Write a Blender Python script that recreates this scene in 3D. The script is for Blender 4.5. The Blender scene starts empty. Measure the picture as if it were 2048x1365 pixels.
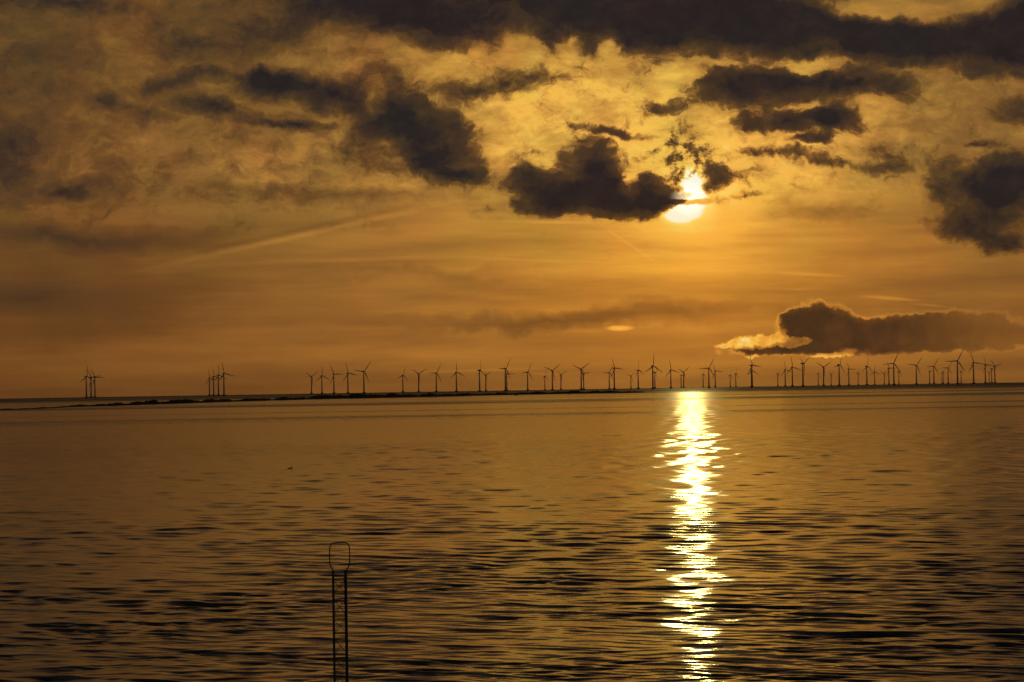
import bpy, bmesh, math, random
import numpy as np
from mathutils import Vector, Matrix

S = bpy.context.scene
C = S.collection
R_EARTH = 6371000.0
H = 12.0                       # eye height above the water
W0, H0 = 2048.0, 1365.0        # size of the photograph the measurements were taken in
FPX = 4435.0                   # focal length in those pixels (26 degree lens)
ROLL = math.atan(0.0159)
PITCH = math.atan((772.6 - H0 / 2) / FPX)

# ------------------------------------------------------------------ camera
cam_d = bpy.data.cameras.new('camera')
cam = bpy.data.objects.new('camera', cam_d)
C.objects.link(cam)
cam_d.sensor_width = 36.0
cam_d.lens = 36.0 * FPX / W0
cam_d.clip_start = 1.0
cam_d.clip_end = 100000.0
CR = Matrix.Rotation(math.radians(90) + PITCH, 3, 'X') @ Matrix.Rotation(-ROLL, 3, 'Z')
cam.matrix_world = Matrix.Translation((0, 0, H)) @ CR.to_4x4()
S.camera = cam


def direction(px, py):
    d = CR @ Vector(((px - W0 / 2) / FPX, (H0 / 2 - py) / FPX, -1.0))
    return d.normalized()


def uv(px, py):
    """sky coordinates: tangent of azimuth and of height over the view axis, in hundredths of the focal length"""
    d = direction(px, py)
    return d.x / d.y * FPX / 100, d.z / d.y * FPX / 100


SUN = direction(1376, 398)
sun_el = math.asin(SUN.z)
sun_az = math.atan2(SUN.x, SUN.y)

# ------------------------------------------------------------------ world: evening sky with broken cloud
world = bpy.data.worlds.new('World')
S.world = world
world.use_nodes = True
nt = world.node_tree
nt.nodes.clear()
N, Lk = nt.nodes, nt.links


def new(kind, **kw):
    n = N.new(kind)
    for k, v in kw.items():
        setattr(n, k, v)
    return n


class F:
    """a number flowing through the node tree"""
    def __init__(s, sock): s.s = sock
    def __add__(s, o): return m('ADD', s, o)
    def __radd__(s, o): return m('ADD', o, s)
    def __sub__(s, o): return m('SUBTRACT', s, o)
    def __rsub__(s, o): return m('SUBTRACT', o, s)
    def __mul__(s, o): return m('MULTIPLY', s, o)
    def __rmul__(s, o): return m('MULTIPLY', o, s)
    def __truediv__(s, o): return m('DIVIDE', s, o)


def put(sock, v):
    if isinstance(v, F):
        Lk.new(v.s, sock)
    else:
        sock.default_value = v


def m(op, a, b=0.0, c=None, clamp=False):
    n = new('ShaderNodeMath', operation=op, use_clamp=clamp)
    put(n.inputs[0], a)
    put(n.inputs[1], b)
    if c is not None:
        put(n.inputs[2], c)
    return F(n.outputs[0])


def step(x, a, b, lo=0.0, hi=1.0, kind='SMOOTHSTEP'):
    n = new('ShaderNodeMapRange', interpolation_type=kind)
    put(n.inputs[0], x)
    for i, v in zip((1, 2, 3, 4), (a, b, lo, hi)):
        put(n.inputs[i], v)
    return F(n.outputs[0])


def xyz(x, y, z=0.0):
    n = new('ShaderNodeCombineXYZ')
    put(n.inputs[0], x); put(n.inputs[1], y); put(n.inputs[2], z)
    return F(n.outputs[0])


def vadd(a, b):
    n = new('ShaderNodeVectorMath', operation='ADD')
    Lk.new(a.s, n.inputs[0]); put(n.inputs[1], b)
    return F(n.outputs[0])


def vscale(a, k):
    n = new('ShaderNodeVectorMath', operation='MULTIPLY')
    Lk.new(a.s, n.inputs[0]); n.inputs[1].default_value = k
    return F(n.outputs[0])


def noise(vec, scale=1.0, detail=4.0, rough=0.55, off=(0, 0, 0), stretch=(1, 1, 1), color=False, dist=0.0, lac=2.0):
    mp = new('ShaderNodeMapping')
    Lk.new(vec.s, mp.inputs[0])
    mp.inputs['Location'].default_value = off
    mp.inputs['Scale'].default_value = stretch
    n = new('ShaderNodeTexNoise', noise_dimensions='3D')
    Lk.new(mp.outputs[0], n.inputs['Vector'])
    n.inputs['Scale'].default_value = scale
    n.inputs['Detail'].default_value = detail
    n.inputs['Roughness'].default_value = rough
    n.inputs['Distortion'].default_value = dist
    n.inputs['Lacunarity'].default_value = lac
    return F(n.outputs['Color' if color else 'Fac'])


def puffs(vec, blobs, kind='SPHERICAL'):
    """sum of soft ellipses: centre, half sizes, tilt (degrees, + = falls to the right) and weight"""
    tot = None
    for b in blobs:
        x, y, rx, ry = b[:4]
        tilt = b[4] if len(b) > 4 else 0
        amp = b[5] if len(b) > 5 else 1.0
        u_, v_ = uv(x, y)
        mp = new('ShaderNodeMapping', vector_type='TEXTURE')
        Lk.new(vec.s, mp.inputs[0])
        mp.inputs['Location'].default_value = (u_, v_, 0)
        mp.inputs['Rotation'].default_value = (0, 0, math.radians(-tilt))
        mp.inputs['Scale'].default_value = (rx / 100, ry / 100, 1)
        g = new('ShaderNodeTexGradient', gradient_type=kind)
        Lk.new(mp.outputs[0], g.inputs[0])
        g_ = F(g.outputs['Fac'])
        tot = g_ * amp if tot is None else m('MULTIPLY_ADD', g_, amp, tot)
    return tot


def srgb(c):
    return tuple((v / 255 / 12.92) if v <= 10 else ((v / 255 + 0.055) / 1.055) ** 2.4 for v in c) + (1,)


tc = new('ShaderNodeTexCoord')
sep = new('ShaderNodeSeparateXYZ')
Lk.new(tc.outputs['Generated'], sep.inputs[0])
DX, DY, DZ = (F(o) for o in sep.outputs)
yy = m('MAXIMUM', DY, 0.04)
k100 = FPX / 100
U = DX / yy * k100
V = DZ / yy * k100
P = xyz(U, V)

# wandering of the outlines, large and small
w1 = vscale(vadd(noise(P, 0.75, 3, 0.6, color=True, off=(3.1, 7.7, 0)), (-0.5, -0.5, -0.5)), (1.0, 0.65, 0))
w2 = vscale(vadd(noise(P, 3.2, 4, 0.65, color=True, off=(13.1, 2.7, 5)), (-0.5, -0.5, -0.5)), (0.34, 0.26, 0))
PW = vadd(vadd(P, w1), w2)

# --- glow of the hidden sky behind the clouds (display luminance)
glow = puffs(P, [
    (1376, 420, 2000, 1350, 0, 0.36),
    (1400, 400, 780, 500, 0, 0.20),
    (1390, 430, 300, 260, 0, 0.16),
    (1080, 200, 780, 300, 0, 0.27),
    (1500, 260, 620, 220, 0, 0.13),
    (1850, 10, 260, 60, 0, 0.03),
    (450, 330, 560, 170, 3, 0.10),
], 'QUADRATIC_SPHERE')
shade = puffs(PW, [
    (150, 475, 420, 34, 2, 0.42),
    (60, 600, 520, 110, 0, 0.32),
    (1100, 642, 420, 26, 0, 0.34),
    (620, 390, 330, 22, 2, 0.30),
    (860, 550, 300, 20, 0, 0.14),
    (1330, 620, 260, 22, 0, 0.18),
    (1980, 590, 220, 160, 0, 0.06),
    (1620, 420, 140, 26, 2, 0.22),
    (1740, 560, 330, 90, 0, 0.16),
])
# long thin layers low in the sky
lay = noise(P, 1.0, 5, 0.6, off=(0, 3, 9), stretch=(0.22, 1.9, 1)) * 0.7 + noise(P, 1.0, 4, 0.6, off=(8, 3, 2), stretch=(0.09, 0.8, 1)) * 0.9 - 0.8
lay = lay * 1.25
# broken, lit altocumulus higher up
tex = noise(vadd(P, vscale(w1, (0.4, 0.4, 0))), 1.2, 9, 0.64, off=(4, 1, 3), stretch=(0.62, 1.35, 1)) - 0.5
high = step(V, 3.0, 4.6)
lum0 = 0.355 + glow
lum0 = lum0 - shade * lum0 * 0.9
lum0 = lum0 * (1.0 + lay * (0.55 - high * 0.3) + tex * high * (0.8 + m('MINIMUM', glow, 0.8) * 0.9))

# contrails and thin bright streaks
streak = puffs(P, [
    (590, 474, 380, 8.0, -11.5, 0.34),
    (600, 460, 340, 8.0, -11.5, -0.28),
    (1780, 597, 70, 5, 5, 0.7),
    (1860, 611, 50, 4, 6, 0.4),
    (1620, 549, 90, 5, 4, 0.45),
    (1240, 657, 32, 7, 0, 2.2), (1228, 655, 14, 5, 0, 0.5),
    (1100, 445, 120, 5, 2, 0.35),
    (940, 742, 170, 4, -1, 0.35),
    (1080, 748, 60, 3, 3, 0.35),
    (1260, 490, 90, 5, 35, 0.2),
    (1600, 579, 60, 4, 0, 0.3),
    (700, 520, 420, 7, -1, 0.22),
    (1050, 520, 200, 5, 3, 0.25),
])
lum0 = lum0 + streak * 0.2

# --- dark broken cumulus
dense = puffs(PW, [
    (1020, -60, 520, 186, 4, 1.35), (1400, -4, 520, 156, 3, 1.2), (1560, 55, 330, 62, 7, 1.1), (1360, 150, 60, 30, 0, -0.6), (1620, 140, 60, 18, 0, -0.5), (1440, 128, 120, 12, 8, -0.4),
    (900, 60, 190, 60, 10, 0.8), (1230, 70, 170, 50, 0, 0.7), (1720, 125, 150, 36, 8, 0.35),
    (1960, 78, 325, 84, 4, 1.45), (2060, 20, 110, 110, 0, 1.2), (1830, 2, 200, 50, 0, -2.0), (1035, 92, 62, 50, 0, -1.1), (1150, 88, 46, 42, 0, -1.0), (1225, 84, 40, 40, 0, -1.2), (960, 95, 40, 30, 0, -0.5), (1800, 100, 150, 45, 0, 0.7),
    (130, 0, 190, 34, 6, 0.8), (400, 75, 150, 60, 0, 0.62), (600, 20, 210, 70, 6, 0.75), (760, 0, 160, 80, 0, 0.7),
    (40, 100, 210, 130, 0, 0.28), (520, 70, 110, 50, 0, 0.4),
    (552, 165, 92, 46, 0, 1.5), (520, 150, 36, 30, 0, 0.6), (660, 185, 92, 56, 6, 1.1), (745, 195, 34, 50, 0, -0.5), (335, 168, 120, 26, -12, 0.7), (450, 150, 100, 22, 0, 0.35),
    (210, 210, 55, 28, 8, 0.8), (440, 225, 135, 26, 14, 1.0), (590, 252, 100, 13, 2, 0.8), (300, 225, 100, 20, 6, 0.4),
    (775, 240, 105, 80, 20, 1.15), (870, 290, 115, 82, 40, 1.15), (850, 335, 130, 45, 6, 0.55), (905, 255, 60, 30, 0, 0.4), (930, 352, 80, 18, 5, 0.8),
    (790, 165, 110, 40, 10, 0.5), (700, 290, 80, 90, 0, 0.35), (960, 185, 110, 30, -3, 0.55), (1060, 160, 110, 34, 0, 0.36),
    (1090, 385, 90, 62, 0, 1.0), (1190, 345, 82, 92, 0, 1.2), (1190, 402, 195, 44, 0, 1.2), (1290, 385, 85, 48, 10, 0.8), (1335, 402, 60, 17, 0, 0.9),
    (1045, 350, 40, 50, 0, 0.5),
    (1480, 178, 135, 58, 0, 1.2), (1505, 145, 80, 34, 0, 0.6), (1700, 174, 185, 38, 1, 1.2), (1590, 160, 90, 26, 0, 0.5),
    (1590, 242, 150, 28, 0, 1.15), (1680, 236, 75, 34, 8, 1.0), (1645, 276, 62, 17, -3, 1.0),
    (1990, 400, 150, 108, 10, 1.05), (1248, 372, 30, 34, 0, -0.75), (1940, 455, 120, 52, 8, 0.8), (2030, 350, 110, 70, 0, 0.8), (2008, 493, 66, 36, 0, 1.1), (1885, 360, 50, 70, 0, 0.5),
    (1320, 216, 80, 20, 0, 0.5), (1220, 262, 110, 15, 10, 0.55), (1360, 300, 60, 34, 0, 0.45), (1435, 365, 34, 56, 0, 0.45), (1480, 400, 60, 14, -20, 0.5),
    (1560, 300, 120, 16, 5, 0.4), (1690, 325, 160, 18, 6, 0.42), (1960, 285, 60, 14, 3, 0.55), (1780, 320, 120, 60, 0, 0.2), (2030, 225, 60, 40, 0, 0.6),
    (10, 330, 70, 110, 0, 0.75), (130, 380, 85, 34, -12, 0.85), (60, 260, 120, 50, 0, 0.45), (210, 430, 50, 14, -30, 0.4), (230, 370, 70, 60, 0, 0.25),
    (960, 420, 60, 18, 0, 0.22),
])
ragged = noise(PW, 1.7, 10, 0.67, off=(2, 9, 1), stretch=(0.85, 1.15, 1), dist=0.3) - 0.5
# the solid deck that goes on overhead, above the picture
deck = step(V + noise(P, 0.35, 4, 0.55, off=(5, 5, 5)) * 3.0, 9.2, 11.0)
D = dense + ragged * 1.5 + deck * 0.8 - step(V, 2.4, 4.2, 0.4, 0.0) + puffs(P, [(1365, 325, 110, 80)]) * (noise(P, 3.6, 7, 0.66, off=(1, 4, 2)) - 0.47) * 2.5
near = puffs(P, [(1376, 300, 900, 520)])
T = step(D, near * 0.1 - 0.07, 0.68 - near * 0.32)
veil = step(D, -0.2, 0.32)
rim = step(D, -0.05, 0.16) * step(D, 0.16, 0.42, 1.0, 0.0)
fluff = noise(vadd(P, w2), 2.6, 7, 0.66, off=(7, 3, 6), stretch=(0.85, 1.2, 1)) - 0.5
core = step(D, 0.18, 1.05, 0.31, 0.112, 'LINEAR') * (1.0 + fluff * 1.25) + near * 0.02 + tex * 0.06 - step(V, 12.0, 19.0, 0.0, 0.17) + step(V, 7.9, 9.6, 0.0, 0.12)
L1 = lum0 * (1.0 - veil * 0.24) + rim * near * 0.12
L1 = m('MINIMUM', L1, 0.84 + (L1 - 0.84) * 0.3)
L = L1 * (1.0 - T) + core * T

# --- the low heap of cloud over the turbines on the right, back-lit with a bright edge
PB = vadd(P, w2)
base = step(V + (noise(P, 2.0, 3, 0.5, off=(1, 1, 1)) - 0.5) * 0.12, uv(1700, 712)[1] - 0.03, uv(1700, 706)[1] + 0.03)
low = puffs(PB, [
    (1630, 652, 90, 62, 0, 1.3), (1600, 645, 50, 34, 0, 0.6), (1680, 672, 130, 56, 8, 1.0), (1780, 668, 150, 44, 0, 1.0), (1840, 650, 90, 30, 0, 0.6),
    (1930, 655, 130, 46, 0, 1.0), (1990, 660, 80, 40, 0, 0.6), (1560, 700, 150, 18, 0, 0.8), (1820, 697, 320, 20, 0, 0.8), (2060, 672, 80, 20, 8, 0.8),
])
DB = low + (noise(PB, 2.6, 8, 0.6, off=(6, 2, 4)) - 0.5) * 0.8
TB = step(DB, 0.20, 0.46) * base * step(U, 7.2, 10.6, 1.0, 0.22)
bil = noise(PB, 3.4, 7, 0.62, off=(3, 8, 4)) - 0.5
rimB = step(low, 0.0, 0.12) * step(DB, 0.10, 0.27) * step(DB, 0.25, 0.46, 1.0, 0.0) * base
L = L * (1.0 - TB) + (0.28 + bil * 0.20 + step(DB, 0.25, 0.9, 0.05, -0.03) + step(U, 5.0, 10.0, 0.0, 0.03)) * TB
lit = puffs(PB, [
    (1538, 683, 115, 19, 0, 1.15), (1480, 690, 86, 12, 0, 0.9), (1566, 670, 16, 26, 0, 1.0), (1592, 684, 36, 14, 0, 1.0),
    (1655, 712, 60, 7, 0, 0.9), (1705, 704, 60, 16, 0, 0.6), (1502, 713, 22, 7, 0, 0.9), (1820, 698, 60, 5, -6, 0.4),
])
DL = lit + (noise(PB, 4.0, 6, 0.62, off=(9, 2, 8)) - 0.5) * 0.8
LIT = step(DL, 0.22, 0.6) * step(lit, 0.0, 0.15)
L = L + rimB * 0.14 * (1.0 - LIT) * step(U, 5.6, 9.5, 1.0, 0.35) + LIT * (0.31 + bil * 0.5)

# --- the sun, burning through a torn edge
sx, sy = uv(1376, 398)
ru = m('SUBTRACT', U, sx); rv = m('SUBTRACT', V, sy)
rs = m('SQRT', ru * ru + rv * rv)
torn = puffs(vadd(P, vscale(w2, (0.5, 0.5, 0))), [
    (1376, 405, 44, 8, -4, 1.2), (1340, 404, 46, 9, 0, 1.2), (1352, 374, 22, 15, 0, 1.2), (1345, 350, 40, 26, 0, 1.2),
    (1412, 350, 26, 26, 0, 1.0), (1322, 380, 26, 26, 0, 1.0), (1400, 408, 24, 7, 10, 0.9),
])
openng = step(torn + ragged * 0.35, 0.12, 0.6, 1.0, 0.0)
pinch = step(puffs(vadd(P, vscale(w2, (0.4, 0.4, 0))), [(1385, 405, 46, 8, -4), (1412, 404, 22, 10, 0)]), 0.1, 0.8)
disc = step(rs, 0.06, 0.40, 1.0, 0.0) * openng
lobe = step(puffs(P, [(1361, 424, 54, 31, -6, 1.35), (1380, 378, 44, 54, 0, 1.3)]) * openng, 0.0, 1.6)
halo = step(rs, 0.0, 1.7, 1.0, 0.0)
L = L + lobe * 0.36 + halo * halo * halo * 0.11 * (1.0 - T * 0.75) - pinch * 0.15 * (1.0 - T)

ramp = new('ShaderNodeValToRGB')
cr = ramp.color_ramp
stops = [(0.0, (20, 17, 19)), (0.12, (43, 35, 32)), (0.25, (76, 55, 34)), (0.38, (112, 76, 36)), (0.50, (146, 102, 46)),
         (0.62, (184, 130, 54)), (0.75, (218, 160, 66)), (0.87, (250, 190, 76)), (0.95, (255, 224, 110)), (1.0, (255, 252, 225))]
cr.elements[0].position, cr.elements[0].color = 0.0, srgb(stops[0][1])
cr.elements[1].position, cr.elements[1].color = 1.0, srgb(stops[-1][1])
for p, c in stops[1:-1]:
    e = cr.elements.new(p)
    e.color = srgb(c)
put(ramp.inputs[0], m('MULTIPLY', L, 1.0))
# warmer and redder in some patches, more olive in others
hue = (noise(P, 0.7, 3, 0.5, off=(2, 2, 8)) - 0.5) * step(V, 0.5, 4.5, 0.35, 1.0)
low_red = step(V, 0.0, 4.2, 1.0, 0.0)
warm = puffs(P, [(1380, 545, 620, 230)])
dusk = step(V, 12.0, 18.0)
tint = xyz(1.0 + hue * 0.35 + low_red * 0.06 - high * 0.03 - dusk * 0.15, 1.0 - hue * 0.15 - low_red * 0.13 - warm * 0.10, 1.0 - low_red * 0.22 - warm * 0.30 + high * 0.10 + dusk * 0.15)
mul = new('ShaderNodeVectorMath', operation='MULTIPLY')
Lk.new(ramp.outputs[0], mul.inputs[0]); Lk.new(tint.s, mul.inputs[1])
sun_col = new('ShaderNodeVectorMath', operation='SCALE')
sun_col.inputs[0].default_value = (1.0, 0.88, 0.55)
put(sun_col.inputs['Scale'], disc * 0.6)
tot = new('ShaderNodeVectorMath', operation='ADD')
Lk.new(mul.outputs[0], tot.inputs[0]); Lk.new(sun_col.outputs[0], tot.inputs[1])

sky = new('ShaderNodeTexSky', sky_type='NISHITA')
sky.sun_disc = False
sky.sun_elevation = sun_el
sky.sun_rotation = sun_az
sky.altitude = 10
sky.air_density = 1.6
sky.dust_density = 3.0
skm = new('ShaderNodeVectorMath', operation='SCALE')
Lk.new(sky.outputs[0], skm.inputs[0])
skm.inputs['Scale'].default_value = 0.6
bg_front = new('ShaderNodeBackground')
Lk.new(tot.outputs[0], bg_front.inputs[0])
bg_front.inputs[1].default_value = 1.0
bg_back = new('ShaderNodeBackground')
Lk.new(skm.outputs[0], bg_back.inputs[0])
bg_back.inputs[1].default_value = 0.05
mix = new('ShaderNodeMixShader')
put(mix.inputs[0], step(DY, 0.05, 0.35))
Lk.new(bg_back.outputs[0], mix.inputs[1]); Lk.new(bg_front.outputs[0], mix.inputs[2])
wo = new('ShaderNodeOutputWorld')
Lk.new(mix.outputs[0], wo.inputs[0])
try:
    world.cycles.sampling_method = 'MANUAL'
    world.cycles.sample_map_resolution = 1024
except Exception:
    pass

# ------------------------------------------------------------------ sun
sl = bpy.data.lights.new('sun', 'SUN')
sl.energy = 0.010
sl.angle = math.radians(0.5)
sl.color = (1.0, 0.77, 0.22)
so = bpy.data.objects.new('sun', sl)
so.rotation_euler = SUN.to_track_quat('Z', 'Y').to_euler()
so.location = (0, 0, 200)
C.objects.link(so)

S.view_settings.view_transform = 'Standard'
S.view_settings.look = 'None'
S.view_settings.exposure = 0.0
S.view_settings.gamma = 1.0
S.view_settings.use_curve_mapping = False
S.cycles.max_bounces = 6

# ================================================================== materials
def mat(name, color, rough=0.6, metal=0.0, var=0.15, scale=3.0, spec=0.5):
    mt = bpy.data.materials.new(name)
    mt.use_nodes = True
    t = mt.node_tree
    b = t.nodes['Principled BSDF']
    b.inputs['Roughness'].default_value = rough
    b.inputs['Metallic'].default_value = metal
    b.inputs['Specular IOR Level'].default_value = spec
    tcn = t.nodes.new('ShaderNodeTexCoord')
    nz = t.nodes.new('ShaderNodeTexNoise')
    nz.inputs['Scale'].default_value = scale
    nz.inputs['Detail'].default_value = 5
    t.links.new(tcn.outputs['Object'], nz.inputs['Vector'])
    r = t.nodes.new('ShaderNodeValToRGB')
    r.color_ramp.elements[0].position = 0.3
    r.color_ramp.elements[1].position = 0.7
    r.color_ramp.elements[0].color = tuple(c * (1 - var) for c in color) + (1,)
    r.color_ramp.elements[1].color = tuple(min(1, c * (1 + var)) for c in color) + (1,)
    t.links.new(nz.outputs['Fac'], r.inputs[0])
    t.links.new(r.outputs[0], b.inputs['Base Color'])
    return mt


M_TOWER = mat('turbine_paint', (0.42, 0.43, 0.44), 0.5, var=0.06, scale=0.2)
M_FOUND = mat('foundation_concrete', (0.16, 0.15, 0.14), 0.9, scale=0.5)
M_STEEL = mat('dark_painted_steel', (0.05, 0.06, 0.08), 0.6, 0.1, scale=20)
M_ROCK = mat('wet_rock', (0.04, 0.035, 0.03), 0.95, var=0.4, scale=0.6, spec=0.05)
M_BIRD = mat('dark_feathers', (0.035, 0.03, 0.028), 0.8, var=0.3, scale=8)
M_BILL = mat('horn_bill', (0.12, 0.08, 0.03), 0.5)


def tag(o, label=None, cat=None, group=None, kind=None):
    if label: o['label'] = label
    if cat: o['category'] = cat
    if group: o['group'] = group
    if kind: o['kind'] = kind
    return o


def link_mesh(name, bm, material, parent=None, smooth=True):
    me = bpy.data.meshes.new(name)
    bm.to_mesh(me)
    bm.free()
    if smooth:
        me.polygons.foreach_set('use_smooth', [True] * len(me.polygons))
    me.materials.append(material)
    o = bpy.data.objects.new(name, me)
    C.objects.link(o)
    if parent: o.parent = parent
    return o


def empty(name, loc, rz=0.0):
    o = bpy.data.objects.new(name, None)
    C.objects.link(o)
    o.location = loc
    o.rotation_euler = (0, 0, rz)
    return o


def lathe(bm, prof, seg=16, axis=None):
    """rings (r, z) about z; axis: a matrix"""
    rings = []
    for r, z in prof:
        ring = []
        for i in range(seg):
            a = 2 * math.pi * i / seg
            p = Vector((r * math.cos(a), r * math.sin(a), z))
            if axis: p = axis @ p
            ring.append(bm.verts.new(p))
        rings.append(ring)
    for a, b in zip(rings, rings[1:]):
        for i in range(seg):
            bm.faces.new((a[i], a[(i + 1) % seg], b[(i + 1) % seg], b[i]))
    bm.faces.new(rings[0][::-1])
    bm.faces.new(rings[-1])


def tube(bm, pts, r, seg=8, closed=False):
    pts = [Vector(p) for p in pts]
    n = len(pts)
    rings = []
    up = None
    for i, p in enumerate(pts):
        a = pts[(i - 1) % n] if (closed or i) else p
        b = pts[(i + 1) % n] if (closed or i < n - 1) else p
        t = (b - a).normalized()
        if up is None or abs(up.dot(t)) > 0.98:
            up = Vector((0, 1, 0)) if abs(t.y) < 0.9 else Vector((1, 0, 0))
        x = t.cross(up).normalized()
        up = x.cross(t).normalized()
        rr = r[i] if isinstance(r, (list, tuple)) else r
        rings.append([bm.verts.new(p + x * rr * math.cos(2 * math.pi * k / seg) + up * rr * math.sin(2 * math.pi * k / seg)) for k in range(seg)])
    pairs = list(zip(rings, rings[1:])) + ([(rings[-1], rings[0])] if closed else [])
    for a, b in pairs:
        for i in range(seg):
            bm.faces.new((a[i], a[(i + 1) % seg], b[(i + 1) % seg], b[i]))
    if not closed:
        bm.faces.new(rings[0][::-1]); bm.faces.new(rings[-1])


def on_sea(px, dist):
    """a point on the sea at that distance, in the direction of that column at the horizon"""
    py = 797.5 - 0.0159 * px
    d = direction(px, py)
    k = dist / math.hypot(d.x, d.y)
    return Vector((d.x * k, d.y * k, -dist * dist / 2 / R_EARTH))


# ================================================================== the sea
def build_sea():
    rng = np.random.default_rng(12)
    # rows: even steps as the eye sees them between 55 m and the far rim
    drop0, n_r = H / 52.0, 1250
    beta = np.linspace(drop0, 0.0040, n_r)           # true slope of the line of sight on a flat sea
    r_near = np.array([0.0, 12.0, 28.0, 42.0])
    r_far = np.array([4.0e3, 5.5e3, 7.0e3, 9.0e3, 11e3, 13e3, 15e3, 17e3])
    rad = np.concatenate([r_near, H / beta, r_far])
    az_d = np.radians(np.linspace(-16.5, 16.5, 1250))
    az_c = np.radians(np.linspace(16.5, 343.5, 90)[1:-1])
    az = np.concatenate([az_d, az_c])
    nr, na = len(rad), len(az)
    Rg, A = np.meshgrid(rad, az, indexing='ij')
    X, Y = Rg * np.sin(A), Rg * np.cos(A)
    Z = np.zeros_like(X)
    dense = np.zeros_like(X)
    dense[:, :len(az_d)] = 1.0
    dense[:, :8] *= np.linspace(0, 1, 8); dense[:, len(az_d) - 8:len(az_d)] *= np.linspace(1, 0, 8)
    step_r = np.gradient(rad)[:, None]
    # slow gusts: patches where the ripples are stronger or weaker
    def patch(seed, lam, ax=1.0, n=14):
        g = np.random.default_rng(seed)
        s = np.zeros_like(X)
        for _ in range(n):
            th = g.uniform(0, math.pi * 2); k = 2 * math.pi / (lam * g.uniform(0.5, 1.8))
            s += np.sin(k * (X * math.cos(th) * ax + Y * math.sin(th)) + g.uniform(0, 6.28))
        return s / math.sqrt(n / 2)
    gust = np.clip(1.0 + 0.20 * patch(3, 34) + 0.16 * patch(5, 11), 0.45, 1.5)
    near_f = 0.72 + 0.28 * np.clip((260 - Rg) / 160, 0, 1)
    n = 96
    lam = np.exp(rng.uniform(math.log(0.65), math.log(3.3), n))
    th = rng.normal(0.42, 0.15, n) + np.where(rng.random(n) < 0.4, -0.55, 0.0)     # travel direction off the line of sight
    for L_, t_ in zip(lam, th):
        sl_ = 0.0073 * (L_ / 1.4) ** 0.05 * rng.uniform(0.6, 1.4)
        k = 2 * math.pi / L_
        amp = sl_ / k * math.sqrt(2)
        ks, kc = k * math.sin(t_), k * math.cos(t_)
        lam_r = L_ / max(abs(math.cos(t_)), 0.3)
        fade = np.clip((lam_r / step_r - 2.2) / 2.2, 0, 1)
        i_max = int(np.argmax(np.cumsum(fade[:, 0] > 0))) + 1
        if i_max < 2: continue
        sl = slice(0, i_max)
        ph = ks * X[sl] + kc * Y[sl] + rng.uniform(0, 6.28)
        s = np.sin(ph)
        Z[sl] += amp * (s + 0.18 * np.cos(2 * ph)) * fade[sl] * (gust[sl] * near_f[sl] if L_ < 5 else 0.9)
    for _ in range(34):                      # longer, lower undulation
        L_ = math.exp(rng.uniform(math.log(3.0), math.log(8.0))); t_ = rng.normal(0.1, 0.45)
        k = 2 * math.pi / L_
        fade = np.clip((L_ / max(abs(math.cos(t_)), 0.3) / step_r - 2.2) / 2.2, 0, 1)
        ph = k * math.sin(t_) * X + k * math.cos(t_) * Y + rng.uniform(0, 6.28)
        Z += 0.0040 * math.sqrt(2) / k * np.sin(ph) * fade * gust
    far_w = np.clip((Rg - 210) / 160, 0, 1)
    for _ in range(26):                      # the same on the farther water, where only the longer waves show
        L_ = math.exp(rng.uniform(math.log(7.0), math.log(22.0))); t_ = rng.normal(0.1, 0.6)
        k = 2 * math.pi / L_
        fade = np.clip((L_ / max(abs(math.cos(t_)), 0.3) / step_r - 2.0) / 2.0, 0, 1)
        ph = k * math.sin(t_) * X + k * math.cos(t_) * Y + rng.uniform(0, 6.28)
        Z += 0.0030 * math.sqrt(2) / k * np.sin(ph) * fade * gust * far_w
    for i_ in range(56):                     # cross ripples: they widen the glitter sideways
        L_ = math.exp(rng.uniform(math.log(2.5), math.log(11.0))); t_ = rng.normal(1.32, 0.13) * (1 if i_ % 2 else -1)
        k = 2 * math.pi / L_
        fade = np.clip((L_ / max(abs(math.cos(t_)), 0.12) / step_r - 2.0) / 2.0, 0, 1)
        ph = k * math.sin(t_) * X + k * math.cos(t_) * Y + rng.uniform(0, 6.28)
        Z += 0.0062 * math.sqrt(2) / k * np.sin(ph) * fade * (0.55 + 0.45 * far_w)
    Z *= dense
    Z[:4] = 0
    # the ripples lean towards the shore: short steep fronts, long gentle backs
    lean = 4.5 * np.clip((700 - Rg) / 400, 0, 1)
    Y -= lean * Z * np.cos(A)
    X -= lean * Z * np.sin(A)
    Z -= Rg * Rg / 2 / R_EARTH
    co = np.stack([X, Y, Z], -1).reshape(-1, 3).astype(np.float32)
    i = np.arange(nr - 1)[:, None] * na
    j = np.arange(na)[None, :]
    j2 = (j + 1) % na
    q = np.stack([i + j, i + j2, i + na + j2, i + na + j], -1).reshape(-1, 4)
    q = q[:, ::-1]
    me = bpy.data.meshes.new('sea')
    me.vertices.add(len(co)); me.vertices.foreach_set('co', co.ravel())
    me.loops.add(q.size); me.loops.foreach_set('vertex_index', q.ravel().astype(np.int32))
    me.polygons.add(len(q))
    me.polygons.foreach_set('loop_start', np.arange(0, q.size, 4, dtype=np.int32))
    me.polygons.foreach_set('use_smooth', np.ones(len(q), bool))
    me.update(calc_edges=True)
    o = bpy.data.objects.new('sea', me)
    C.objects.link(o)
    tag(o, 'golden rippled sea water reaching to the horizon', None, None, 'structure')

    mt = bpy.data.materials.new('sea_water')
    mt.use_nodes = True
    t = mt.node_tree
    t.nodes.clear()
    nn = t.nodes.new
    out = nn('ShaderNodeOutputMaterial')
    b = nn('ShaderNodeBsdfPrincipled')
    b.distribution = 'MULTI_GGX'
    t.links.new(b.outputs[0], out.inputs[0])
    b.inputs['Base Color'].default_value = (0.006, 0.010, 0.013, 1)
    b.inputs['IOR'].default_value = 1.75
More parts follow.
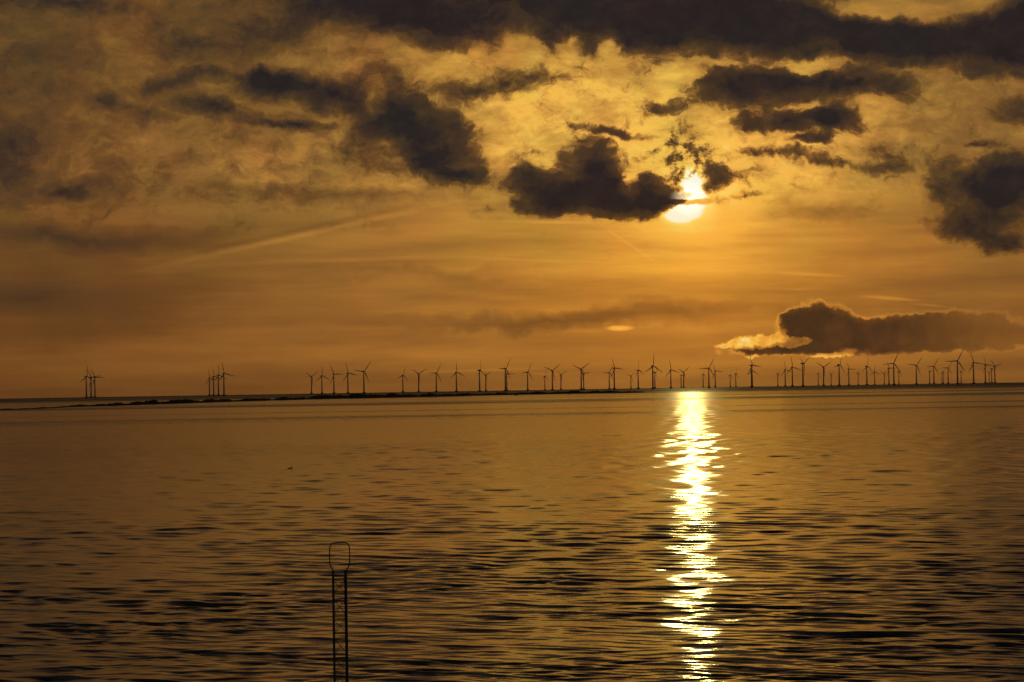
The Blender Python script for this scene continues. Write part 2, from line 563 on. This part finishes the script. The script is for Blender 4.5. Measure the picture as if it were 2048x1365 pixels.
    g = nn('ShaderNodeNewGeometry')
    ln = nn('ShaderNodeVectorMath'); ln.operation = 'LENGTH'
    t.links.new(g.outputs['Position'], ln.inputs[0])

    def mr(src, pts):
        """piecewise value of distance: a float curve over log10(distance)"""
        lg = nn('ShaderNodeMath'); lg.operation = 'LOGARITHM'; lg.inputs[1].default_value = 10
        t.links.new(src, lg.inputs[0])
        r = nn('ShaderNodeValToRGB'); cr = r.color_ramp
        d = nn('ShaderNodeMath'); d.operation = 'DIVIDE'; d.inputs[1].default_value = 5
        t.links.new(lg.outputs[0], d.inputs[0]); t.links.new(d.outputs[0], r.inputs[0])
        ps = [(math.log10(a) / 5, v) for a, v in pts]
        cr.elements[0].position, cr.elements[0].color = ps[0][0], (ps[0][1],) * 3 + (1,)
        cr.elements[1].position, cr.elements[1].color = ps[-1][0], (ps[-1][1],) * 3 + (1,)
        for p, v in ps[1:-1]:
            e = cr.elements.new(p); e.color = (v,) * 3 + (1,)
        return r.outputs[0]

    rough = mr(ln.outputs['Value'], SEA_ROUGH)
    # wind lanes on the far water, where ripples roughen it
    mp = nn('ShaderNodeMapping')
    mp.inputs['Scale'].default_value = (0.0004, 0.0040, 1)
    mp.inputs['Rotation'].default_value = (0, 0, 0.03)
    t.links.new(g.outputs['Position'], mp.inputs[0])
    nz = nn('ShaderNodeTexNoise'); nz.inputs['Scale'].default_value = 1.0; nz.inputs['Detail'].default_value = 4; nz.inputs['Roughness'].default_value = 0.6
    t.links.new(mp.outputs[0], nz.inputs['Vector'])
    ms = nn('ShaderNodeMapRange'); ms.interpolation_type = 'SMOOTHSTEP'
    ms.inputs[1].default_value = 0.50; ms.inputs[2].default_value = 0.62; ms.inputs[3].default_value = 0.0; ms.inputs[4].default_value = 1.3
    t.links.new(nz.outputs['Fac'], ms.inputs[0])
    lanes = mr(ln.outputs['Value'], [(50, 0.0), (600, 0.15), (1100, 0.7), (2500, 1.0), (9000, 1.0)])
    lm = nn('ShaderNodeMath'); lm.operation = 'MULTIPLY'
    t.links.new(lanes, lm.inputs[0]); t.links.new(ms.outputs[0], lm.inputs[1])
    l1 = nn('ShaderNodeMath'); l1.operation = 'ADD'; l1.inputs[1].default_value = 0.9
    t.links.new(lm.outputs[0], l1.inputs[0])
    mm = nn('ShaderNodeMath'); mm.operation = 'MULTIPLY'
    t.links.new(rough, mm.inputs[0]); t.links.new(l1.outputs[0], mm.inputs[1])
    t.links.new(mm.outputs[0], b.inputs['Roughness'])
    # fine ripples
    prev = None
    for sc, stren, dist_, st in ((1.0, 1.0, 0.05, (1, 2.2, 1)), (0.28, 1.0, 0.22, (1, 2.4, 1))):
        mp2 = nn('ShaderNodeMapping'); mp2.inputs['Scale'].default_value = tuple(s * (1 / 0.35 if sc == 1.0 else 1 / 2.6) for s in st)
        mp2.inputs['Rotation'].default_value = (0, 0, 0.3 if sc == 1.0 else -0.25)
        t.links.new(g.outputs['Position'], mp2.inputs[0])
        n2 = nn('ShaderNodeTexNoise'); n2.inputs['Scale'].default_value = 1.0; n2.inputs['Detail'].default_value = 3
        t.links.new(mp2.outputs[0], n2.inputs['Vector'])
        bp = nn('ShaderNodeBump'); bp.inputs['Distance'].default_value = dist_ * (0.35 if sc == 1.0 else 0.8)
        bs = mr(ln.outputs['Value'], SEA_BUMP_FINE if sc == 1.0 else SEA_BUMP_MID)
        t.links.new(bs, bp.inputs['Strength'])
        t.links.new(n2.outputs['Fac'], bp.inputs['Height'])
        if prev: t.links.new(prev, bp.inputs['Normal'])
        prev = bp.outputs[0]
    t.links.new(prev, b.inputs['Normal'])
    me.materials.append(mt)
    return o


SEA_ROUGH = [(50, 0.085), (130, 0.095), (230, 0.12), (330, 0.145), (700, 0.15), (1700, 0.15), (3000, 0.17), (4000, 0.42), (12000, 0.5)]
SEA_BUMP_FINE = [(50, 0.25), (150, 0.22), (400, 0.1), (1500, 0.0), (9000, 0.0)]
SEA_BUMP_MID = [(50, 0.05), (150, 0.10), (260, 0.12), (600, 0.0), (9000, 0.0)]
build_sea()

# ================================================================== wind turbines
HUB, BLADE = 64.0, 36.0
WIND_YAW = math.radians(38)


def turbine_meshes():
    ms = {}
    bm = bmesh.new()
    lathe(bm, [(4.2, -6), (4.2, 1.2), (5.6, 2.6), (5.6, 3.6), (2.6, 4.4), (2.4, 5.0)], 20)
    ms['foundation'] = bm
    bm = bmesh.new()
    lathe(bm, [(2.25, 5.0), (2.05, 25), (1.7, 45), (1.35, 62.2)], 18)
    ms['tower'] = bm
    bm = bmesh.new()     # nacelle: long rounded box, rotor end towards -y
    secs = [(-3.4, 1.2, 1.3), (-2.6, 1.75, 1.8), (2.5, 1.8, 1.95), (5.6, 1.6, 1.7), (6.4, 1.1, 1.2)]
    rings = []
    for y, hw, hh in secs:
        ring = []
        for k in range(16):
            a = 2 * math.pi * k / 16
            ca, sa = math.cos(a), math.sin(a)
            ring.append(bm.verts.new((hw * math.copysign(abs(ca) ** 0.55, ca), y, HUB + hh * math.copysign(abs(sa) ** 0.55, sa))))
        rings.append(ring)
    for a, b in zip(rings, rings[1:]):
        for i in range(16):
            bm.faces.new((a[i], b[i], b[(i + 1) % 16], a[(i + 1) % 16]))
    bm.faces.new(rings[0]); bm.faces.new(rings[-1][::-1])
    ms['nacelle'] = bm
    bm = bmesh.new()     # spinner at the origin of the rotor
    ax = Matrix.Rotation(math.radians(90), 4, 'X')
    lathe(bm, [(1.35, -1.2), (1.5, 0), (1.3, 0.9), (0.8, 1.7), (0.1, 2.1)], 14, ax)
    ms['rotor_hub'] = bm
    bm = bmesh.new()     # one blade, along +z from the hub, with chord and twist
    rings = []
    for f, ch, th, tw in [(0.02, 1.5, 1.4, 0), (0.07, 1.7, 1.3, 20), (0.2, 3.2, 0.8, 16), (0.4, 2.5, 0.5, 9), (0.65, 1.8, 0.32, 4), (0.88, 1.15, 0.18, 1), (0.97, 0.7, 0.1, 0), (1.0, 0.2, 0.04, 0)]:
        ring = []
        tw = math.radians(tw)
        for k in range(10):
            a = 2 * math.pi * k / 10
            x, y = ch / 2 * math.cos(a) - ch * 0.12 * (f > 0.1), th / 2 * math.sin(a)
            ring.append(bm.verts.new((x * math.cos(tw) - y * math.sin(tw), x * math.sin(tw) + y * math.cos(tw) - 0.4 * f * f * 3, f * BLADE)))
        rings.append(ring)
    for a, b in zip(rings, rings[1:]):
        for i in range(10):
            bm.faces.new((a[i], a[(i + 1) % 10], b[(i + 1) % 10], b[i]))
    bm.faces.new(rings[0][::-1]); bm.faces.new(rings[-1])
    ms['blade'] = bm
    mats = {'foundation': M_FOUND}
    out = {}
    for k, b in ms.items():
        me = bpy.data.meshes.new(k)
        b.normal_update()
        b.to_mesh(me); b.free()
        me.polygons.foreach_set('use_smooth', [True] * len(me.polygons))
        me.materials.append(mats.get(k, M_TOWER))
        out[k] = me
    return out


TM = turbine_meshes()


def turbine(px, hub_px, phase, yaw, label, group):
    """px: column of the tower foot; hub_px: hub height in photograph pixels, which gives the distance; phase: a blade's angle, clockwise from up"""
    dist = HUB * FPX / hub_px
    p = on_sea(px, dist)
    if dist > 11500: p.z += (dist - 11500) / 1000 * 0.6
    face = math.atan2(p.x, p.y)
    t = empty('wind_turbine', p, -face + math.radians(yaw))
    tag(t, label, 'wind turbine', group)
    for nm in ('foundation', 'tower', 'nacelle'):
        o = bpy.data.objects.new(nm, TM[nm]); C.objects.link(o); o.parent = t
    o = bpy.data.objects.new('rotor_hub', TM['rotor_hub']); C.objects.link(o); o.parent = t
    o.location = (0, -4.2, HUB)
    for k in range(3):
        b = bpy.data.objects.new('blade', TM['blade']); C.objects.link(b); b.parent = t
        b.location = (0, -4.4, HUB)
        b.rotation_euler = (0, math.radians(phase + 120 * k), 0)
    return t


G1 = 'wind turbines in the far left cluster of three'
G2 = 'wind turbines in the second cluster of four from the left'
G3 = 'wind turbines in the row of five left of centre'
G4 = 'wind turbines in the spaced row of four beyond the dark spit'
G5 = 'wind turbines between the spaced row and the sun reflection'
G6 = 'wind turbines around the sun reflection'
G7 = 'wind turbines under the low bright-edged cloud'
G8 = 'wind turbines at the right end of the row'
TURB = [
    # px, hub_px, phase, yaw, label, group
    (172.9, 42.5, 0, 42, 'leftmost wind turbine of all, the tallest in the far left cluster of three', G1),
    (182.2, 40.5, -38, 40, 'middle wind turbine of the far left cluster of three, its rotor crossing both neighbours', G1),
    (190.0, 39.5, 88, 30, 'right wind turbine of the far left cluster of three, one blade level to the right', G1),
    (419.1, 34.5, -14, 38, 'leftmost and shortest wind turbine in the cluster of four', G2),
    (427.5, 38.0, -12, 42, 'second wind turbine from the left in the cluster of four, blade nearly upright', G2),
    (437.0, 41.0, -7, 44, 'third wind turbine from the left in the cluster of four, blade nearly upright', G2),
    (448.0, 44.5, -16, 32, 'rightmost and tallest wind turbine in the cluster of four', G2),
    (623.0, 34.5, 56, 38, 'shortest wind turbine at the left end of the row of five, blades in a Y', G3),
    (644.0, 36.0, -3, 32, 'second wind turbine in the row of five, one blade straight up and two spread below', G3),
    (668.0, 39.0, -30, 30, 'third wind turbine in the row of five, one blade level to the right', G3),
    (696.0, 41.0, -18, 36, 'fourth wind turbine in the row of five, just left of the tallest one', G3),
    (728.0, 44.5, 36, 28, 'tallest wind turbine, at the right end of the row of five, one blade raised', G3),
    (806.0, 34.0, 14, 44, 'leftmost wind turbine of the spaced row of four, narrow rotor with a blade up', G4),
    (837.4, 37.0, 60, 30, 'second wind turbine of the spaced row of four, its blades in a wide Y', G4),
    (872.8, 38.5, 30, 36, 'third wind turbine of the spaced row of four, one blade level to the left', G4),
    (913.0, 39.5, -5, 36, 'rightmost wind turbine of the spaced row of four, one blade straight up', G4),
    (959.4, 43.0, 0, 66, 'nearly edge-on wind turbine with one blade straight up, next to a much smaller one', G5),
    (971.8, 32.0, 70, 60, 'small faint wind turbine close to the right of the edge-on tall one', G5),
    (1011.0, 45.5, 32, 50, 'tall wind turbine before a smaller one whose tower almost touches it', G5),
    (1014.0, 33.5, -150, 36, 'smaller wind turbine half hidden by the almost touching tall one before it', G5),
    (1055.5, 37.0, 24, 40, 'lone wind turbine between the almost touching pair and the group around the wide Y', G5),
    (1089.8, 27.0, 12, 60, 'tiny faint wind turbine left of the tall one with blades in a wide Y', G5),
    (1105.0, 39.5, 52, 26, 'tall wind turbine with wide Y blades between a tiny and a small one', G5),
    (1122.0, 30.0, -58, 44, 'small wind turbine right of the tall wide Y one', G5),
    (1162.6, 41.5, 53, 28, 'tall wind turbine with Y blades overlapping a shorter one to its right', G5),
    (1167.6, 32.5, 86, 50, 'shorter wind turbine overlapped by the tall Y one on its left', G5),
    (1218.8, 33.0, -92, 34, 'shorter left one of the close pair of wind turbines, blade level to the left', G5),
    (1228.8, 43.0, -24, 46, 'taller right one of the close pair of wind turbines left of the sun reflection', G5),
    (1262.0, 25.0, 46, 46, 'tiny faint wind turbine between the close pair and the narrow-rotored one with upright blade', G6),
    (1276.6, 37.0, -5, 58, 'narrow-rotored wind turbine with an upright blade, just left of the tall one by the glitter', G6),
    (1306.0, 46.5, 2, 38, 'tallest wind turbine at the left edge of the sun reflection, one blade straight up', G6),
    (1310.0, 31.5, 40, 66, 'short wind turbine hidden behind the tallest one at the left edge of the sun reflection', G6),
    (1342.0, 36.5, -12, 30, 'wind turbine right above the left part of the sun reflection, three blades evenly spread', G6),
    (1362.4, 25.0, -20, 60, 'tiny faint wind turbine right above the middle of the sun reflection', G6),
    (1367.4, 31.5, 52, 36, 'small wind turbine with blades in a Y above the middle of the sun reflection', G6),
    (1406.5, 26.0, 10, 66, 'tiny faint wind turbine left of the tall one with a blade level to the left', G6),
    (1418.0, 39.5, 28, 22, 'tall wind turbine right of the sun reflection, one blade level to the left', G6),
    (1430.7, 32.5, -26, 38, 'mid-sized wind turbine just right of the tall one beside the sun reflection', G6),
    (1460.7, 23.0, 20, 66, 'left one of two tiny faint wind turbines before the double dark tower', G6),
    (1471.8, 26.0, 10, 70, 'right one of two tiny faint wind turbines before the double dark tower', G6),
    (1503.4, 44.5, -22, 46, "tall dark wind turbine exactly before a smaller one under the cloud's left tip", G7),
    (1505.0, 32.0, -120, 36, "smaller wind turbine merging with the tall one before it under the cloud's left tip", G7),
    (1555.8, 24.0, 50, 66, 'tiny faint wind turbine left of the two with crossing blades', G7),
    (1570.7, 33.0, -12, 36, 'shorter left one of two wind turbines whose blades cross', G7),
    (1585.0, 38.5, -10, 30, 'taller right one of two wind turbines whose blades cross', G7),
    (1606.2, 46.5, 180, 62, 'tall wind turbine with narrow rotor seen almost edge-on, right of the crossing pair', G7),
    (1636.7, 23.0, 30, 60, 'tiny faint wind turbine left of the Y one below the bright cloud base', G7),
    (1647.4, 37.5, 58, 30, 'mid-sized wind turbine with Y blades, right of the tall one under the cloud base', G7),
    (1662.3, 21.5, -60, 60, 'tiniest faint wind turbine between the Y one and a tall one', G7),
    (1678.7, 42.0, 18, 56, 'tall wind turbine with short crossed blades under the middle of the cloud', G7),
    (1698.0, 32.0, -28, 46, 'small wind turbine right of the tall one with short crossed blades', G7),
    (1716.4, 22.5, 40, 70, 'tiny faint wind turbine left of the one with an upright blade into the cloud base', G7),
    (1734.0, 37.5, 4, 54, 'wind turbine whose upright blade reaches into the orange cloud base', G7),
    (1749.5, 25.5, 0, 28, 'tiny faint wind turbine with blades spread like an upturned Y', G7),
    (1768.7, 21.5, -70, 40, 'tiny faint wind turbine just left of the cluster around the big wind turbine', G7),
    (1778.0, 32.5, -30, 48, 'small wind turbine directly left of the big one with a long level blade', G7),
    (1788.0, 43.5, 25, 14, 'big wind turbine with a level blade left and one pointing down at a small neighbour', G7),
    (1798.0, 25.0, 10, 66, 'small wind turbine at the tip of the lower blade of the big one', G7),
    (1833.0, 38.0, 38, 28, 'wind turbine standing alone between two clusters, blade raised to the right', G8),
    (1859.4, 24.0, 80, 60, 'tiny faint wind turbine left of the mid-sized one with a raised blade', G8),
    (1868.0, 35.0, 30, 34, 'mid-sized wind turbine with a tiny faint one close on its left', G8),
    (1883.8, 19.0, 30, 60, 'left one of two tiny wind turbines that touch', G8),
    (1886.6, 22.0, 45, 66, 'right one of two tiny wind turbines that touch', G8),
    (1896.4, 31.0, 34, 40, 'small wind turbine left of the tallest one at the right end', G8),
    (1915.4, 46.5, 28, 16, 'tallest wind turbine at the right end, a long level blade to the left', G8),
    (1922.4, 23.5, 10, 66, 'tiny faint wind turbine hugging the right side of the tallest one', G8),
    (1947.5, 41.5, -22, 34, 'tall wind turbine with a level blade to the right, next right of the tallest one', G8),
    (1971.0, 36.5, -24, 50, 'narrow-rotored wind turbine left of the last faint ones', G8),
    (1978.4, 20.0, 60, 60, 'left one of two tiny faint wind turbines near the right end', G8),
    (1983.6, 27.5, 0, 70, 'right one of two faint wind turbines near the right end, upright blade', G8),
    (1990.0, 33.0, 75, 40, 'last complete wind turbine at the right end of the row', G8),
]
for a in TURB:
    turbine(*a)

# ================================================================== low spit of land before the wind farm
def build_spit():
    pts = [(-140, 826.5, 1.0), (0, 821.0, 1.3), (90, 817.5, 1.6), (150, 814.0, 2.2), (230, 812, 3.6), (300, 809.2, 5.4), (330, 808.5, 5.6), (370, 807, 5.0), (450, 804.2, 3.6), (520, 802.2, 3.6),
           (600, 799.9, 3.8), (660, 798.0, 5.8), (720, 797, 6.6), (760, 796.0, 5.4), (830, 794.8, 4.4), (900, 793.4, 4.0), (960, 791.8, 3.2), (1030, 790.2, 3.4),
           (1100, 788.8, 3.6), (1180, 787.2, 3.6), (1250, 786.4, 3.0), (1290, 785.8, 1.2)]
    rng = random.Random(4)
    bm = bmesh.new()
    rows = []
    n = 700
    xs = [p[0] for p in pts]
    for i in range(n + 1):
        px = xs[0] + (xs[-1] - xs[0]) * i / n
        py = float(np.interp(px, xs, [p[1] for p in pts]))
        th = float(np.interp(px, xs, [p[2] for p in pts]))
        d = direction(px, py)
        # where that line of sight meets the curved sea
        s = -d.z / math.hypot(d.x, d.y)
        q = s * s - 2 * H / R_EARTH
        dist = (s - math.sqrt(max(q, 0))) * R_EARTH
        hgt = th / FPX * dist * 1.55
        hgt *= 0.78 + 0.3 * math.sin(px * 0.13) * math.sin(px * 0.041 + 1) + rng.uniform(-0.16, 0.2)
        if i in (0, n): hgt *= 0.1
        k = math.hypot(d.x, d.y)
        ux, uy = d.x / k, d.y / k
        z0 = -dist * dist / 2 / R_EARTH
        row = []
        wob = rng.uniform(-3, 3)
        for off, hh in ((-16, -0.5), (-6 + wob * .4, 0.35), (6 + wob, 0.9), (18 + wob, 1.0), (34 + wob, 0.6), (60, -0.5)):
            r = dist + off
            z = z0 + (hgt * hh * (1 + rng.uniform(-0.12, 0.12)) if hh > 0 else hh)
            row.append(bm.verts.new((ux * r, uy * r, z)))
        rows.append(row)
    for a, b in zip(rows, rows[1:]):
        for k in range(len(a) - 1):
            bm.faces.new((a[k], b[k], b[k + 1], a[k + 1]))
    o = link_mesh('land_spit', bm, M_ROCK, smooth=False)
    tag(o, 'long low dark spit of land lying across the left half of the water', None, None, 'structure')


build_spit()


def rock(px, dist, w, h, label, seed):
    p = on_sea(px, dist)
    rng = random.Random(seed)
    bm = bmesh.new()
    bmesh.ops.create_icosphere(bm, subdivisions=3, radius=1.0)
    for v in bm.verts:
        n = 1 + 0.18 * math.sin(v.co.x * 3 + seed) * math.cos(v.co.z * 4) + rng.uniform(-0.07, 0.07)
        v.co = Vector((v.co.x * w / 2 * n, v.co.y * w / 2 * n, (v.co.z * 0.75 + 0.3) * h * n * (0.8 if v.co.x > 0.2 else 1.0)))
    o = link_mesh('boulder', bm, M_ROCK)
    o.location = p
    tag(o, label, 'boulder')


rock(1032, 3000, 5.0, 2.9, 'dark boulder on the thin spit below the lone wind turbine in the middle', 1)
rock(1139, 3180, 4.4, 2.6, 'dark boulder on the spit below the tall wind turbine pair right of the middle', 2)

# ================================================================== seabird afloat
def build_bird():
    px, py = 580.5, 938.5
    d = direction(px, py)
    k = H / -d.z
    t = empty('seabird', (d.x * k, d.y * k, 0.0), math.radians(-8))
    tag(t, 'small dark seabird afloat alone on the calm water left of centre', 'seabird')
    bm = bmesh.new()
    def grow(chain, seg=12):
        tube(bm, [c[:3] for c in chain], [c[3] for c in chain], seg)
    # body from tail to breast, then up the neck into the head: one surface
    grow([(-0.42, 0, 0.16, 0.01), (-0.34, 0, 0.13, 0.05), (-0.22, 0, 0.09, 0.11), (-0.04, 0, 0.07, 0.15), (0.12, 0, 0.08, 0.135), (0.21, 0, 0.13, 0.09),
          (0.245, 0, 0.21, 0.055), (0.25, 0, 0.30, 0.042), (0.262, 0, 0.355, 0.05), (0.29, 0, 0.382, 0.056), (0.335, 0, 0.378, 0.045), (0.37, 0, 0.365, 0.02)])
    body = link_mesh('body', bm, M_BIRD, t)
    bm = bmesh.new()
    tube(bm, [(0.36, 0, 0.366), (0.41, 0, 0.360), (0.455, 0, 0.350)], [0.017, 0.012, 0.004], 8)
    link_mesh('bill', bm, M_BILL, t)
    for s in (-1, 1):
        bm = bmesh.new()
        tube(bm, [(0.13, s * 0.10, 0.12), (0.0, s * 0.13, 0.14), (-0.18, s * 0.10, 0.15), (-0.38, s * 0.03, 0.17), (-0.47, s * 0.01, 0.18)], [0.03, 0.055, 0.05, 0.025, 0.006], 8)
        link_mesh('wing', bm, M_BIRD, t)


build_bird()

# ================================================================== lattice mast in the near water
def build_mast():
    D0 = 57.0
    s = D0 / FPX                      # metres per photograph pixel at the mast
    def P3(px, py):
        d = direction(px, py)
        k = D0 / d.y
        return Vector((d.x * k, d.y * k, H + d.z * k))
    top, bot = P3(679.5, 1145), P3(680.5, 1340)
    cx = (top.x + bot.x) / 2
    ztop = P3(679, 1143).z            # where the shaft ends and the hoop begins
    hoop_top = P3(678, 1085).z
    t = empty('lattice_mast', (cx, D0, 0.0), math.radians(10.5))
    tag(t, 'slim dark steel lattice mast with a rounded hoop on top standing in the near water', 'mast')
    hw = 25.0 * s / 2
    hd = hw * 0.95
    zb = -1.5
    r = 0.0155
    corners = [(-hw, -hd), (hw, -hd), (hw, hd), (-hw, hd)]
    for i, (x, y) in enumerate(corners):
        bm = bmesh.new()
        rr = 0.022 if x > 0 else r
        zz = [zb + (ztop - zb) * k / 8 for k in range(9)]
        tube(bm, [(x, y, z) for z in zz], rr, 10)
        link_mesh('leg', bm, M_STEEL, t)
    # horizontal rungs and crossed braces, bay after bay
    z = ztop - 0.12
    bay = 0
    while z > 0.2:
        hgt = (0.10, 0.36, 0.12, 0.42)[bay % 4]
        bm = bmesh.new()
        for (x0, y0), (x1, y1) in zip(corners, corners[1:] + corners[:1]):
            tube(bm, [(x0, y0, z), (x1, y1, z)], 0.0095, 6)
        link_mesh('rung', bm, M_STEEL, t)
        if bay % 2:
            for (x0, y0), (x1, y1) in zip(corners, corners[1:] + corners[:1]):
                bm = bmesh.new()
                o1 = Vector((y1 - y0, x0 - x1, 0)).normalized() * 0.006
                for sgn, (za, zc) in ((1, (z - 0.02, z - hgt + 0.02)), (-1, (z - hgt + 0.02, z - 0.02))):
                    tube(bm, [Vector((x0, y0, za)) + o1 * sgn, Vector((x1, y1, zc)) + o1 * sgn], 0.007, 6)
                link_mesh('brace', bm, M_STEEL, t)
        z -= hgt
        bay += 1
    # cable run up one side
    bm = bmesh.new()
    tube(bm, [(hw + 0.004, -hd + 0.055 + 0.01 * math.sin(k * 1.7), zb + (ztop + 0.05 - zb) * k / 30) for k in range(31)], 0.017, 8)
    link_mesh('cable', bm, M_STEEL, t)
    # flare and hoop: from the two front legs out, up and round over the top
    def hoop(y):
        W = 20.0 * s
        zt = hoop_top
        pts = [(-hw, 0, ztop - 0.02), (-hw, 0, ztop + 0.02), (-W * 0.86, 0, ztop + 9 * s), (-W * 0.97, 0, ztop + 14 * s), (-W, 0, ztop + 20 * s), (-W, 0, zt - 14 * s), (-W * 0.97, 0, zt - 8 * s), (-W * 0.86, 0, zt - 3 * s), (-W * 0.66, 0, zt - 0.5 * s), (-W * 0.45, 0, zt)]
        pts = pts + [(-x, yy_, zz) for x, yy_, zz in pts[::-1]]
        # Chaikin smoothing keeps the bends round
        p = [Vector(q) for q in pts]
        for _ in range(2):
            out = [p[0]]
            for a, b in zip(p, p[1:]):
                out += [a * 0.75 + b * 0.25, a * 0.25 + b * 0.75]
            out.append(p[-1]); p = out
        bm = bmesh.new()
        tube(bm, [(q.x, y, q.z) for q in p], 0.0145, 8)
        link_mesh('hoop', bm, M_STEEL, t)
    hoop(-hd)
    # concrete foot standing on the sea bed
    bm = bmesh.new()
    lathe(bm, [(0.7, -3.0), (0.7, -0.35), (0.6, -0.25), (0.45, -0.22)], 20)
    link_mesh('base', bm, M_FOUND, t)


build_mast()


# ================================================================== evening haze
def build_haze():
    bm = bmesh.new()
    bmesh.ops.create_cube(bm, size=1.0)
    lo, hi, half = -28.0, 128.0, 19000.0
    for v in bm.verts:
        v.co = Vector((v.co.x * 2 * half, v.co.y * 2 * half, lo if v.co.z < 0 else hi))
    mt = bpy.data.materials.new('haze_air')
    mt.use_nodes = True
    t = mt.node_tree
    t.nodes.clear()
    o_ = t.nodes.new('ShaderNodeOutputMaterial')
    v_ = t.nodes.new('ShaderNodeVolumePrincipled')
    v_.inputs['Color'].default_value = (0.9, 0.78, 0.6, 1)
    v_.inputs['Density'].default_value = HAZE
    v_.inputs['Anisotropy'].default_value = 0.6
    t.links.new(v_.outputs[0], o_.inputs['Volume'])
    o = link_mesh('haze', bm, mt, smooth=False)
    tag(o, 'thin warm evening haze over the water', None, None, 'stuff')


HAZE = 0.00002
build_haze()
